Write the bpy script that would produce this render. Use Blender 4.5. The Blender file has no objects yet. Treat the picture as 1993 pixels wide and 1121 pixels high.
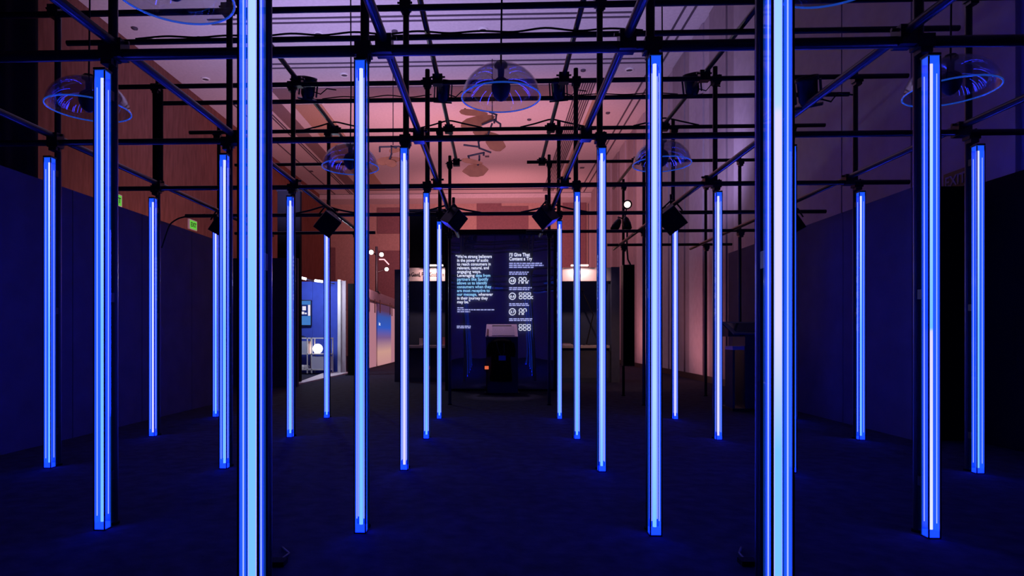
import bpy, math, random
from mathutils import Vector, Matrix

random.seed(7)
SC = bpy.context.scene
COL = SC.collection

# ------------------------------------------------------------------ camera
F_PX, PPX, PPY = 1200.0, 924.04, 654.98
YAW = 0.0348
CAM = Vector((-0.0464, 0.0, 1.0232))
cd = bpy.data.cameras.new('camera')
cd.sensor_width = 36.0
cd.lens = F_PX / 1993.0 * 36.0
cd.shift_x = (996.5 - PPX) / 1993.0
cd.shift_y = (PPY - 560.5) / 1993.0
cd.clip_start = 0.05
cd.clip_end = 200
cam = bpy.data.objects.new('camera', cd)
cam.location = CAM
cam.rotation_euler = (math.pi / 2, 0, YAW)
COL.objects.link(cam)
SC.camera = cam

# ------------------------------------------------------------------ world, exposure
W = bpy.data.worlds.new('world')
SC.world = W
W.use_nodes = True
W.node_tree.nodes['Background'].inputs[0].default_value = (0.05, 0.04, 0.12, 1)
W.node_tree.nodes['Background'].inputs[1].default_value = 0.05
SC.view_settings.view_transform = 'Standard'
SC.view_settings.look = 'None'
SC.view_settings.exposure = 0.0
SC.view_settings.gamma = 1.0
SC.view_settings.use_curve_mapping = False
SC.cycles.transparent_max_bounces = 48
SC.cycles.max_bounces = 7
SC.cycles.caustics_reflective = False
SC.cycles.caustics_refractive = False
SC.cycles.sample_clamp_indirect = 4.0


def lamp(name, kind, loc, energy, color, target=None, size=1.2, blend=0.6, radius=0.15):
    d = bpy.data.lights.new(name, kind)
    d.energy = energy
    d.color = color
    if kind == 'SPOT':
        d.spot_size = size
        d.spot_blend = blend
    d.shadow_soft_size = radius
    d.cycles.use_multiple_importance_sampling = False
    o = bpy.data.objects.new(name, d)
    o.location = loc
    if target is not None:
        v = Vector(target) - Vector(loc)
        o.rotation_euler = v.to_track_quat('-Z', 'Y').to_euler()
    COL.objects.link(o)
    return o


# unseen wash lamps, added without fixtures: lilac over the near ceiling, warm pink over the far end, red on the left wall
LILAC = (0.56, 0.44, 0.98)
PINK = (1.0, 0.36, 0.36)
RED = (1.0, 0.24, 0.13)
lamp('added_wash', 'SPOT', (-4.2, 11.6, 3.4), 1250, LILAC, (-4.6, 15.5, 8.2), 2.1, 1.0, 0.3)
lamp('added_wash', 'SPOT', (0.2, 11.9, 3.6), 680, LILAC, (0.2, 15.5, 8.2), 2.1, 1.0, 0.3)
lamp('added_wash', 'SPOT', (3.0, 11.6, 3.2), 320, LILAC, (4.7, 14.5, 6.5), 1.9, 1.0, 0.3)
lamp('added_wash', 'SPOT', (-3.0, 19.0, 3.2), 950, PINK, (-4.0, 23.0, 8.2), 2.5, 1.0, 0.3)
lamp('added_wash', 'SPOT', (1.6, 18.5, 3.2), 850, PINK, (0.8, 23.0, 8.2), 2.5, 1.0, 0.3)
lamp('added_wash', 'SPOT', (0.0, 26.0, 3.0), 1500, (1.0, 0.36, 0.37), (0.0, 32.0, 6.0), 2.5, 1.0, 0.3)
lamp('added_wash', 'SPOT', (-6.0, 10.5, 1.2), 80, RED, (-9.0, 11.5, 3.6), 2.2, 1.0, 0.3)
lamp('added_wash', 'SPOT', (-6.0, 15.5, 1.2), 260, RED, (-9.0, 16.0, 3.2), 2.4, 1.0, 0.3)
lamp('added_wash', 'SPOT', (3.2, 14.6, 0.5), 60, (1.0, 0.38, 0.42), (4.7, 14.2, 1.4), 2.4, 1.0, 0.2)
lamp('added_wash', 'SPOT', (3.4, 19.0, 0.6), 160, (1.0, 0.36, 0.36), (4.7, 20.0, 2.0), 2.4, 1.0, 0.2)

# ------------------------------------------------------------------ helpers
FWD = Vector((-math.sin(YAW), math.cos(YAW), 0))
RGT = Vector((math.cos(YAW), math.sin(YAW), 0))
UP = Vector((0, 0, 1))


def ray(x, y):
    return FWD + RGT * ((x - PPX) / F_PX) + UP * ((PPY - y) / F_PX)


def at(x, y, Y):            # photo point on the plane at world depth Y
    d = ray(x, y)
    return CAM + d * ((Y - CAM.y) / d.y)


def at_z(x, y, z):          # photo point on the level z
    d = ray(x, y)
    return CAM + d * ((z - CAM.z) / d.z)


def at_x(x, y, X):
    d = ray(x, y)
    return CAM + d * ((X - CAM.x) / d.x)


class MB:
    def __init__(s):
        s.v, s.f, s.sm = [], [], []

    def add(s, vs, fs, smooth=False):
        b = len(s.v)
        s.v += [tuple(v) for v in vs]
        s.f += [tuple(b + i for i in f) for f in fs]
        s.sm += [smooth] * len(fs)
        return s

    def box(s, c, d, rot=None):
        c = Vector(c)
        h = Vector(d) / 2
        vs = []
        for x in (-1, 1):
            for y in (-1, 1):
                for z in (-1, 1):
                    p = Vector((x * h.x, y * h.y, z * h.z))
                    if rot is not None:
                        p = rot @ p
                    vs.append(c + p)
        return s.add(vs, [(0, 1, 3, 2), (4, 6, 7, 5), (0, 4, 5, 1), (2, 3, 7, 6), (0, 2, 6, 4), (1, 5, 7, 3)])

    def bbox(s, x0, x1, y0, y1, z0, z1):
        return s.box(((x0 + x1) / 2, (y0 + y1) / 2, (z0 + z1) / 2), (abs(x1 - x0), abs(y1 - y0), abs(z1 - z0)))

    def path(s, pts, r, n=10, caps=True):
        pts = [Vector(p) for p in pts]
        rs = r if isinstance(r, (list, tuple)) else [r] * len(pts)
        rings = []
        ref = None
        for i, p in enumerate(pts):
            t = (pts[min(i + 1, len(pts) - 1)] - pts[max(i - 1, 0)]).normalized()
            if ref is None:
                ref = Vector((0, 0, 1)) if abs(t.z) < 0.9 else Vector((1, 0, 0))
            a = (ref - t * ref.dot(t)).normalized()
            ref = a
            b = t.cross(a)
            rings.append([p + (a * math.cos(2 * math.pi * k / n) + b * math.sin(2 * math.pi * k / n)) * rs[i] for k in range(n)])
        vs = [v for R in rings for v in R]
        fs = []
        for i in range(len(pts) - 1):
            for k in range(n):
                k2 = (k + 1) % n
                fs.append((i * n + k, i * n + k2, (i + 1) * n + k2, (i + 1) * n + k))
        s.add(vs, fs, True)
        if caps:
            s.add(rings[0], [tuple(range(n))[::-1]])
            s.add(rings[-1], [tuple(range(n))])
        return s

    def lathe(s, prof, c=(0, 0, 0), n=32, rot=None, close=False):
        c = Vector(c)
        vs = []
        for r, z in prof:
            for k in range(n):
                p = Vector((r * math.cos(2 * math.pi * k / n), r * math.sin(2 * math.pi * k / n), z))
                if rot is not None:
                    p = rot @ p
                vs.append(c + p)
        m = len(prof)
        fs = []
        for i in range(m - 1):
            for k in range(n):
                k2 = (k + 1) % n
                fs.append((i * n + k, i * n + k2, (i + 1) * n + k2, (i + 1) * n + k))
        return s.add(vs, fs, True)

    def prism(s, poly, off):      # polygon of 3-D points pushed along off
        off = Vector(off)
        a = [Vector(p) for p in poly]
        n = len(a)
        vs = a + [p + off for p in a]
        fs = [tuple(range(n))[::-1], tuple(range(n, 2 * n))]
        for k in range(n):
            k2 = (k + 1) % n
            fs.append((k, k2, n + k2, n + k))
        return s.add(vs, fs)

    def build(s, name, mat, parent=None):
        me = bpy.data.meshes.new(name)
        me.from_pydata(s.v, [], s.f)
        me.polygons.foreach_set('use_smooth', s.sm)
        me.update()
        o = bpy.data.objects.new(name, me)
        if mat is not None:
            me.materials.append(mat)
        COL.objects.link(o)
        if parent is not None:
            o.parent = parent
            o.matrix_parent_inverse = Matrix.Translation(-Vector(parent.location)) if parent.type == 'EMPTY' and parent.parent is None else Matrix()
        return o


def tag(o, label, cat, group=None, kind=None):
    o['label'] = label
    o['category'] = cat
    if group:
        o['group'] = group
    if kind:
        o['kind'] = kind
    return o


def thing(name, label, cat, loc=(0, 0, 0), group=None):
    o = bpy.data.objects.new(name, None)
    o.empty_display_size = 0.1
    o.location = loc
    COL.objects.link(o)
    return tag(o, label, cat, group)


def struct(o):
    o['kind'] = 'structure'
    return o


# ------------------------------------------------------------------ materials
def principled(name, base, rough=0.6, metal=0.0, spec=0.5, noise=None, bump=0.0, nscale=20.0, stretch=(1, 1, 1), coat=0.0):
    m = bpy.data.materials.new(name)
    m.use_nodes = True
    nt = m.node_tree
    b = nt.nodes['Principled BSDF']
    b.inputs['Base Color'].default_value = (*base, 1)
    b.inputs['Roughness'].default_value = rough
    b.inputs['Metallic'].default_value = metal
    b.inputs['Specular IOR Level'].default_value = spec
    if coat:
        b.inputs['Coat Weight'].default_value = coat
    if noise is not None or bump:
        tc = nt.nodes.new('ShaderNodeTexCoord')
        mp = nt.nodes.new('ShaderNodeMapping')
        mp.inputs['Scale'].default_value = stretch
        nz = nt.nodes.new('ShaderNodeTexNoise')
        nz.inputs['Scale'].default_value = nscale
        nz.inputs['Detail'].default_value = 5
        nt.links.new(tc.outputs['Object'], mp.inputs['Vector'])
        nt.links.new(mp.outputs['Vector'], nz.inputs['Vector'])
        if noise is not None:
            cr = nt.nodes.new('ShaderNodeValToRGB')
            cr.color_ramp.elements[0].position = 0.3
            cr.color_ramp.elements[1].position = 0.72
            cr.color_ramp.elements[0].color = (*noise, 1)
            cr.color_ramp.elements[1].color = (*base, 1)
            nt.links.new(nz.outputs['Fac'], cr.inputs['Fac'])
            nt.links.new(cr.outputs['Color'], b.inputs['Base Color'])
        if bump:
            bp = nt.nodes.new('ShaderNodeBump')
            bp.inputs['Strength'].default_value = bump
            bp.inputs['Distance'].default_value = 0.01
            nt.links.new(nz.outputs['Fac'], bp.inputs['Height'])
            nt.links.new(bp.outputs['Normal'], b.inputs['Normal'])
    return m


def emit(name, color, strength=1.0):
    m = bpy.data.materials.new(name)
    m.use_nodes = True
    nt = m.node_tree
    nt.nodes.remove(nt.nodes['Principled BSDF'])
    e = nt.nodes.new('ShaderNodeEmission')
    e.inputs[0].default_value = (*color, 1)
    e.inputs[1].default_value = strength
    nt.links.new(e.outputs[0], nt.nodes['Material Output'].inputs[0])
    return m


def emit_ramp(name, stops, strength=1.0):      # colours along the lamp's own length, from its foot (0) to its head (1)
    m = emit(name, (1, 1, 1), strength)
    nt = m.node_tree
    e = [n for n in nt.nodes if n.type == 'EMISSION'][0]
    tc = nt.nodes.new('ShaderNodeTexCoord')
    sp = nt.nodes.new('ShaderNodeSeparateXYZ')
    cr = nt.nodes.new('ShaderNodeValToRGB')
    el = cr.color_ramp.elements
    while len(el) < len(stops):
        el.new(0.5)
    for k, (p, c) in enumerate(stops):
        el[k].position = p
        el[k].color = (*c, 1)
    nt.links.new(tc.outputs['Generated'], sp.inputs[0])
    nt.links.new(sp.outputs['Z'], cr.inputs['Fac'])
    nt.links.new(cr.outputs['Color'], e.inputs[0])
    return m


def clear(name, tint, glow, gloss_min, gloss_max, power=3.0, rough=0.02, glow_s=1.0):
    m = bpy.data.materials.new(name)
    m.use_nodes = True
    nt = m.node_tree
    nt.nodes.remove(nt.nodes['Principled BSDF'])
    out = nt.nodes['Material Output']
    tr = nt.nodes.new('ShaderNodeBsdfTransparent')
    tr.inputs[0].default_value = (*tint, 1)
    gl = nt.nodes.new('ShaderNodeBsdfGlossy')
    gl.inputs['Roughness'].default_value = rough
    lw = nt.nodes.new('ShaderNodeLayerWeight')
    lw.inputs['Blend'].default_value = 0.5
    pw = nt.nodes.new('ShaderNodeMath')
    pw.operation = 'POWER'
    pw.inputs[1].default_value = power
    mr = nt.nodes.new('ShaderNodeMapRange')
    mr.inputs['To Min'].default_value = gloss_min
    mr.inputs['To Max'].default_value = gloss_max
    mx = nt.nodes.new('ShaderNodeMixShader')
    nt.links.new(lw.outputs['Facing'], pw.inputs[0])
    nt.links.new(pw.outputs[0], mr.inputs['Value'])
    nt.links.new(mr.outputs['Result'], mx.inputs[0])
    nt.links.new(tr.outputs[0], mx.inputs[1])
    nt.links.new(gl.outputs[0], mx.inputs[2])
    last = mx
    if glow is not None:
        em = nt.nodes.new('ShaderNodeEmission')
        em.inputs[0].default_value = (*glow, 1)
        em.inputs[1].default_value = glow_s
        ad = nt.nodes.new('ShaderNodeAddShader')
        nt.links.new(mx.outputs[0], ad.inputs[0])
        nt.links.new(em.outputs[0], ad.inputs[1])
        last = ad
    nt.links.new(last.outputs[0], out.inputs[0])
    return m


PIPE = principled('black_painted_pipe', (0.010, 0.010, 0.020), 0.32, 0.0, 0.55, noise=(0.006, 0.006, 0.012), nscale=30)
BLACKP = principled('black_plastic', (0.008, 0.008, 0.014), 0.45, noise=(0.005, 0.005, 0.009))
RUBBER = principled('black_cable', (0.006, 0.006, 0.010), 0.6)
CLOTH = principled('black_cloth', (0.006, 0.006, 0.010), 0.95, spec=0.1, noise=(0.003, 0.003, 0.006), nscale=60)
CARPET = principled('dark_carpet', (0.032, 0.036, 0.070), 0.95, spec=0.1, noise=(0.015, 0.016, 0.034), nscale=9, bump=0.6)
CEIL = principled('ceiling_plaster', (0.62, 0.55, 0.60), 0.9, spec=0.2, noise=(0.54, 0.48, 0.53), nscale=14)
GROOVE = principled('ceiling_groove', (0.08, 0.06, 0.09), 0.9)
BAND = principled('ceiling_band', (0.22, 0.15, 0.17), 0.9, noise=(0.18, 0.12, 0.14), nscale=30)
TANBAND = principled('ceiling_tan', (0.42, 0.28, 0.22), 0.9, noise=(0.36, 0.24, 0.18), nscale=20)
REDWALL = principled('red_fabric_wall', (0.23, 0.095, 0.078), 0.95, spec=0.1, noise=(0.15, 0.060, 0.050), nscale=5, stretch=(1, 2.0, 0.35), bump=0.4)
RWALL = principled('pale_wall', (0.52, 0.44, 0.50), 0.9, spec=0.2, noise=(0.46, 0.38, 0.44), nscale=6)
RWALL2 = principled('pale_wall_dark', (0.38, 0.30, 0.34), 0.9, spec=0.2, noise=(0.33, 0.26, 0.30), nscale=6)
TAN = principled('tan_wall', (0.50, 0.33, 0.30), 0.9, noise=(0.42, 0.27, 0.25), nscale=12)
BROWN = principled('brown_wall_panel', (0.26, 0.13, 0.15), 0.9, noise=(0.20, 0.10, 0.12), nscale=12)
NAVY = principled('navy_partition', (0.085, 0.080, 0.140), 0.75, spec=0.25, noise=(0.065, 0.060, 0.110), nscale=4)
WHITE = principled('white_laminate', (0.72, 0.70, 0.74), 0.5, noise=(0.66, 0.64, 0.68), nscale=8)
BLUEWALL = principled('blue_wall', (0.03, 0.07, 0.50), 0.8, noise=(0.025, 0.055, 0.42), nscale=6)
GREY = principled('grey_laminate', (0.10, 0.13, 0.22), 0.6, noise=(0.08, 0.11, 0.19), nscale=8)
SLATE = principled('slate_board', (0.055, 0.085, 0.17), 0.6, noise=(0.045, 0.07, 0.14), nscale=5)
MIRROR = principled('dark_mirror', (0.55, 0.60, 0.95), 0.012, 0.74, 0.5)
BLADE = principled('mobile_blade', (0.46, 0.16, 0.06), 0.8, noise=(0.36, 0.12, 0.045), nscale=6)
ROD = principled('mobile_rod', (0.03, 0.02, 0.03), 0.6)
POD = principled('speaker_pod', (0.012, 0.012, 0.020), 0.5)
CHROME = principled('downlight_rim', (0.75, 0.72, 0.72), 0.35)
LED_BODY = clear('clear_acrylic_tube', (0.84, 0.89, 1.0), (0.006, 0.07, 0.50), 0.03, 0.5, 3.0, 0.02, 0.25)
LED_BACK = principled('blue_reflector', (0.02, 0.17, 0.40), 0.5, noise=(0.018, 0.15, 0.36), nscale=4)
END_GLOW = emit('end_block_glow', (0.012, 0.085, 1.0), 1.0)
FOOT_GLOW = emit('foot_block_glow', (0.012, 0.075, 10.0), 1.0)
FROST = clear('frosted_blue_film', (0.30, 0.36, 0.55), (0.010, 0.075, 0.62), 0.02, 0.2, 3.0, 0.3, 0.9)
DOME_M = clear('clear_acrylic_dome', (0.93, 0.95, 0.985), None, 0.14, 0.45, 4.0, 0.0)
DOME_IN = clear('clear_acrylic_dome_inside', (0.95, 0.96, 0.985), None, 0.34, 0.6, 4.0, 0.0)
EDGE = emit('painted_core_glint', (0.50, 0.58, 3.0), 1.0)  # reflections of the lit core, painted as emission
BLUE_I = 28.0
WH = (0.90, 0.92, BLUE_I)
CY = (0.22, 0.62, BLUE_I)
PK = (0.92, 0.80, BLUE_I)
PC = (0.55, 0.80, BLUE_I)
LED = {
    'fade': emit_ramp('led_white_to_cyan', [(0.0, CY), (0.45, CY), (0.75, PC), (0.92, WH)]),
    'white': emit_ramp('led_white', [(0.0, PK), (0.5, WH), (1.0, WH)]),
    'pale': emit_ramp('led_pale', [(0.0, CY), (0.30, PC), (0.6, PC), (1.0, WH)]),
    'front': emit_ramp('led_front', [(0.0, CY), (0.42, CY), (0.75, PC), (1.0, PC)]),
    'step_high': emit_ramp('led_step_high', [(0.0, CY), (0.28, CY), (0.42, PK), (0.675, PK), (0.685, PC), (1.0, CY)]),
    'step_low': emit_ramp('led_step_low', [(0.0, WH), (0.425, PK), (0.432, CY), (0.80, PC), (1.0, PK)]),
}


def text_part(name, body, p, size, mat, parent, width=None, bold=0.0, rot=(math.pi / 2, 0, 0), align='LEFT', depth=0.002, height=None):
    cu = bpy.data.curves.new(name, 'FONT')
    cu.body = body
    cu.size = size
    cu.align_x = align
    cu.extrude = depth
    cu.offset = bold
    cu.resolution_u = 3
    tmp = bpy.data.objects.new(name, cu)
    COL.objects.link(tmp)
    dg = bpy.context.evaluated_depsgraph_get()
    me = bpy.data.meshes.new_from_object(tmp.evaluated_get(dg))
    bpy.data.objects.remove(tmp)
    xs = [v.co.x for v in me.vertices]
    sx = 1.0
    if width and xs:
        sx = width / (max(xs) - min(xs))
    R = Matrix.Translation(Vector(p)) @ __import__('mathutils').Euler(rot).to_matrix().to_4x4() @ Matrix.Diagonal((sx, 1, 1, 1))
    me.transform(R)
    me.materials.clear()
    me.materials.append(mat)
    o = bpy.data.objects.new(name, me)
    COL.objects.link(o)
    if parent is not None:
        o.parent = parent
        o.matrix_parent_inverse = Matrix.Translation(-Vector(parent.location)) if parent.type == 'EMPTY' and parent.parent is None else Matrix()
    return o


# ------------------------------------------------------------------ room shell
XL, XR, Y0R, Y1R, ZC = -8.98, 4.73, -5.0, 32.2, 8.22
struct(MB().bbox(XL - .2, XR + .2, Y0R, Y1R + .2, -0.2, 0).build('floor', CARPET))
ceiling = struct(MB().bbox(XL - .2, XR + .2, Y0R, Y1R + .2, ZC, ZC + .2).build('ceiling', CEIL))
wl = struct(MB().bbox(XL - .2, XL, Y0R, Y1R, 0, ZC).build('wall_left', REDWALL))
wr = struct(MB().bbox(XR, XR + .2, Y0R, Y1R, 0, ZC).build('wall_right', RWALL))
wb = struct(MB().bbox(XL, XR, Y1R, Y1R + .2, 0, ZC).build('wall_back', TAN))
struct(MB().bbox(XL, XR, Y0R - .2, Y0R, 0, ZC).build('wall_front', RWALL2))

# ceiling strips: shallow grooves and bands in the plaster, and one painted patch of light
def cstrip(name, x0, x1, y0, y1, mat, drop=0.02):
    return MB().bbox(x0, x1, y0, y1, ZC - drop, ZC).build(name, mat, ceiling)


for yy in (13.75, 13.95):
    cstrip('groove', -6.6, 2.95, yy, yy + 0.05, GROOVE)
for yy in (15.6, 16.05, 16.3):
    cstrip('groove', -6.6, 3.9, yy, yy + 0.05, GROOVE)
cstrip('band', -6.6, 2.2, 17.65, 18.45, BAND, 0.03)
cstrip('groove', -6.6, 3.9, 30.0, 30.15, GROOVE)
cstrip('band', -7.15, -6.68, 18.6, 30.9, BAND, 0.03)
for xx in (-7.42, -7.32, -8.2):
    cstrip('groove', xx, xx + 0.04, 18.6, 30.9, GROOVE)
cstrip('tan_strip_or_lit_patch', -6.35, -5.45, 18.9, 30.0, TANBAND, 0.02)  # warm lit patch of ceiling, painted as a tan strip
for k in range(8):
    cstrip('groove', 2.26 + 0.068 * k, 2.26 + 0.068 * k + 0.035, 17.3, 30.6, GROOVE)
cstrip('tan_strip_or_lit_patch', 2.88, 3.05, 17.3, 30.6, TANBAND, 0.015)
for xx in (3.12, 4.05, 4.28):
    cstrip('groove', xx, xx + 0.045, 12.6, 30.8, GROOVE)

# far soffit and wall panels
struct(MB().bbox(XL, XR, 30.9, Y1R, ZC - 0.25, ZC - 0.03).build('trim_1', CEIL))
def wpanel(x0, x1, y0, y1, mat, d=0.06):
    a, b = at(x0, y1, Y1R), at(x1, y0, Y1R)
    return MB().bbox(a.x, b.x, Y1R - d, Y1R, a.z, b.z).build('wall_panel', mat, wb)


wpanel(928, 976, 387, 450, BROWN)
wpanel(976, 1028, 402, 448, BROWN, 0.05)
wpanel(735, 795, 405, 455, BROWN)
wpanel(735, 800, 488, 600, BROWN, 0.05)
wpanel(1095, 1140, 392, 520, BROWN)
wpanel(1148, 1165, 392, 520, BROWN, 0.05)
wpanel(643, 653, 482, 560, BROWN)
wpanel(600, 628, 480, 545, BROWN, 0.05)
MB().bbox(at(1144, 400, Y1R).x, at(1146.5, 400, Y1R).x, Y1R - 0.12, Y1R - 0.06, 3.0, 7.9).build('seam', GROOVE, wb)

# right wall panels: broad boards with set-back strips between them
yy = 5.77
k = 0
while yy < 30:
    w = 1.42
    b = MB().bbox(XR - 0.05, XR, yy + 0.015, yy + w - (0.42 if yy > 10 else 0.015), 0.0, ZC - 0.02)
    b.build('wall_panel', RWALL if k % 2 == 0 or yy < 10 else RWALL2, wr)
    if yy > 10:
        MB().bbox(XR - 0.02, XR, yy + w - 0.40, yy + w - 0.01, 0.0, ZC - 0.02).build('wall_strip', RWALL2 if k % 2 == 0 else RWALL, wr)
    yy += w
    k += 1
struct(MB().bbox(XR - 0.08, XR - 0.05, 11.5, 30, 0, 0.14).build('baseboard_right', BLACKP))

# ------------------------------------------------------------------ downlights
def downlight(x, y, r, label, big=True):
    p = at_z(x, y, ZC)
    t = thing('recessed_downlight' if big else 'ceiling_sprinkler', label, 'downlight' if big else 'sprinkler', (p.x, p.y, ZC - 0.03))
    if big:
        MB().lathe([(r * 0.72, 0.0), (r * 0.76, -0.035), (r, -0.03), (r * 1.02, 0.0)], (p.x, p.y, ZC - 0.001), 24).build('rim', CHROME, t)
        MB().lathe([(0.001, 0), (r * 0.74, 0.0), (r * 0.72, -0.02), (0.001, -0.012)], (p.x, p.y, ZC - 0.004), 20).build('reflector', GROOVE, t)
    else:
        MB().lathe([(0.001, -0.05), (r * 0.45, -0.05), (r * 0.45, -0.03), (r, -0.03), (r, 0.0)], (p.x, p.y, ZC), 14).build('head', GROOVE, t)


for x, y, lab in [(620, 65, 'recessed ceiling downlight just right of the front left light tube'),
                  (295, 75, 'leftmost recessed ceiling downlight under the large top left dome'),
                  (940, 57, 'recessed ceiling downlight above left of the central clear dome'),
                  (400, 153, 'recessed ceiling downlight low on the left beside the red wall'),
                  (670, 145, 'bright rimmed ceiling downlight left of the second row tube head'),
                  (1225, 135, 'recessed ceiling downlight left of the right aisle tube of the second row')]:
    downlight(x, y, 0.115, lab)
for x, y, lab in [(262, 54, 'small dark sprinkler on the ceiling at far left'),
                  (388, 73, 'small dark sprinkler between two left downlights'),
                  (768, 60, 'small dark sprinkler on ceiling beside the left aisle runner pipe'),
                  (1135, 136, 'small dark sprinkler on ceiling right of the central dome'),
                  (1183, 219, 'small dark sprinkler on the pink ceiling beside the grooved strip'),
                  (1030, 232, 'small dark sprinkler on the pink ceiling right of the hanging mobile')]:
    downlight(x, y, 0.07, lab, False)
for x, y, lab in [(605, 333, 'short dark ceiling slot left of the rear left dome'),
                  (660, 382, 'short dark ceiling slot above the left square speaker'),
                  (948, 304, 'short dark ceiling slot beside the central mobile blades'),
                  (958, 378, 'short dark ceiling slot close to the far wall'),
                  (1133, 326, 'short dark ceiling slot between grooved strips on the right')]:
    p = at_z(x, y, ZC)
    q = at_z(x + 8, y, ZC)
    w = max(0.12, (q - p).length)
    o = MB().bbox(p.x - w / 2, p.x + w / 2, p.y - 0.09, p.y + 0.09, ZC - 0.02, ZC).bbox(p.x - w * 0.42, p.x + w * 0.42, p.y - 0.05, p.y + 0.05, ZC - 0.03, ZC - 0.01).build('ceiling_slot', GROOVE)
    tag(o, lab, 'vent')

# ------------------------------------------------------------------ partitions
def partition(name, label, boards, mat, cat='partition'):
    t = thing(name, label, cat, (boards[0][0], boards[0][2], 0))
    for (x0, x1, y0, y1, z0, z1) in boards:
        MB().bbox(x0, x1, y0, y1, z0, z1).build('board', mat, t)
    return t


LX = -4.32
bs = []
yb = [-1.0, 1.2, 2.42, 3.64, 4.86, 6.08, 7.30, 8.52, 9.42]
for a, b in zip(yb[:-1], yb[1:]):
    bs.append((LX - 0.12, LX, a + 0.004, b - 0.004, 0, 2.50))
partition('partition_wall', 'long dark navy partition along the left side below the red wall', bs, NAVY)
RX = 4.07
bs = [(RX, RX + 0.12, a + 0.004, b - 0.004, 0, 2.50) for a, b in zip((6.25, 7.47, 8.69, 9.91), (7.47, 8.69, 9.91, 11.1))]
partition('partition_wall', 'dark navy partition on the right behind the third and fourth rows', bs, NAVY)
bs = [(4.62, 4.68, a + 0.004, b - 0.004, 0, 2.50) for a, b in zip((-1.0, 1.5, 3.1, 4.7), (1.5, 3.1, 4.7, 6.2))]
bs.append((4.20, 4.62, 6.22, 6.28, 0, 2.50))
partition('black_partition', 'black cloth covered partition at the right edge', bs, CLOTH)
# tall black drape at the left frame edge, with folds
t = thing('black_drape', 'tall black drape rising above the partition at the left edge', 'drape', (-4.58, 4.4, 0))
m = MB()
N = 28
pts = [(-4.58 + 0.03 * math.sin(k * 1.7), 3.3 + (5.97 - 3.3) * k / N) for k in range(N + 1)]
vs = []
for z in (0.0, 6.4):
    vs += [(x, y, z) for x, y in pts]
vs2 = [(x - 0.04, y, z) for x, y, z in vs]
n1 = N + 1
fs = [(k, k + 1, n1 + k + 1, n1 + k) for k in range(N)]
m.add(vs, fs, True)
m.add(vs2, [f[::-1] for f in fs], True)
m.add([vs[N], vs[n1 + N], vs2[n1 + N], vs2[N]], [(0, 1, 2, 3)])
m.build('curtain', CLOTH, t)
MB().path([(-4.60, 3.2, 6.42), (-4.60, 6.05, 6.42)], 0.025, 10).build('curtain_rail', PIPE, t)
for yw in (3.4, 5.8):
    MB().path([(-4.60, yw, 6.42), (-4.60, yw, ZC)], 0.008, 6).build('hanging_wire', PIPE, t)

# transverse partition left of the bright room
a, b = at(412, 745, 12.4), at(579, 745, 12.4)
w3 = (b.x - a.x) / 3
partition('partition_wall', 'dark partition beyond the left rows, beside the bright blue room',
          [(a.x + w3 * i + 0.004, a.x + w3 * (i + 1) - 0.004, 12.4, 12.5, 0, 2.62) for i in range(3)], NAVY)
# tall black panel (left) and the one above the left booth
a, b = at(540, 700, 13.4), at(584, 700, 13.4)
z = at(560, 372, 13.4).z
t = thing('black_banner', 'tall black panel standing behind the third row left tube', 'panel', ((a.x + b.x) / 2, 13.4, 0))
MB().bbox(a.x, b.x, 13.4, 13.52, 0.02, z).build('panel', CLOTH, t)
MB().bbox(a.x - 0.02, b.x + 0.02, 13.38, 13.54, z, z + 0.05).build('top_bar', PIPE, t)
MB().bbox(a.x - 0.05, b.x + 0.05, 13.2, 13.7, 0, 0.02).build('foot_plate', PIPE, t)
a, b = at(797, 700, 15.3), at(874, 700, 15.3)
z = at(830, 411, 15.3).z
t = thing('black_banner', 'tall black panel rising above the left booth header', 'panel', ((a.x + b.x) / 2, 15.3, 0))
MB().bbox(a.x, b.x, 15.3, 15.42, 0.02, z).build('panel', CLOTH, t)
MB().bbox(a.x - 0.02, b.x + 0.02, 15.28, 15.44, z, z + 0.05).build('top_bar', PIPE, t)
MB().bbox(a.x, b.x, 15.1, 15.6, 0, 0.02).build('foot_plate', PIPE, t)

# ------------------------------------------------------------------ scaffold
ROW = [1.752 + 1.4823 * k for k in range(7)]
CX = {-3: -3.554, -2: -2.149, -1: -0.744, 1: 0.744, 2: 2.149, 3: 3.554}
PR = 0.024
scaf = thing('scaffold_frame', 'black steel pipe scaffold grid spanning the whole installation', 'scaffold', (0, ROW[1], 0))
ZL, ZLR, ZU, ZUR = 2.55, 2.60, 3.60, 3.65
BACK = 0.09


def coupler(c, parent, s=1.0):
    m = MB()
    m.box(c, (0.085 * s, 0.075 * s, 0.07 * s))
    m.box(c + Vector((0, -0.005, -0.045 * s)), (0.06 * s, 0.06 * s, 0.035 * s))
    m.path([c + Vector((0.055 * s, -0.02, 0.01)), c + Vector((-0.06 * s, -0.02, 0.01))], 0.009, 6)
    m.path([c + Vector((0.03, 0.0, 0.05 * s)), c + Vector((0.03, 0.0, -0.06 * s))], 0.009, 6)
    o = m.build('coupler', PIPE, parent)
    return o


def upright(x, y, ztop, zs=()):
    m = MB().path([(x, y, 0.012), (x, y, ztop)], PR, 12)
    o = m.build('upright_pole', PIPE, scaf)
    MB().lathe([(0.001, 0.012), (0.032, 0.012), (0.032, 0.0), (0.001, 0.0)][::-1], (x, y, 0), 14).build('foot_plate', CLOTH, o)
    for z in zs:
        coupler(Vector((x, y - 0.03, z)), o, 1.0)
    return o


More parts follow.
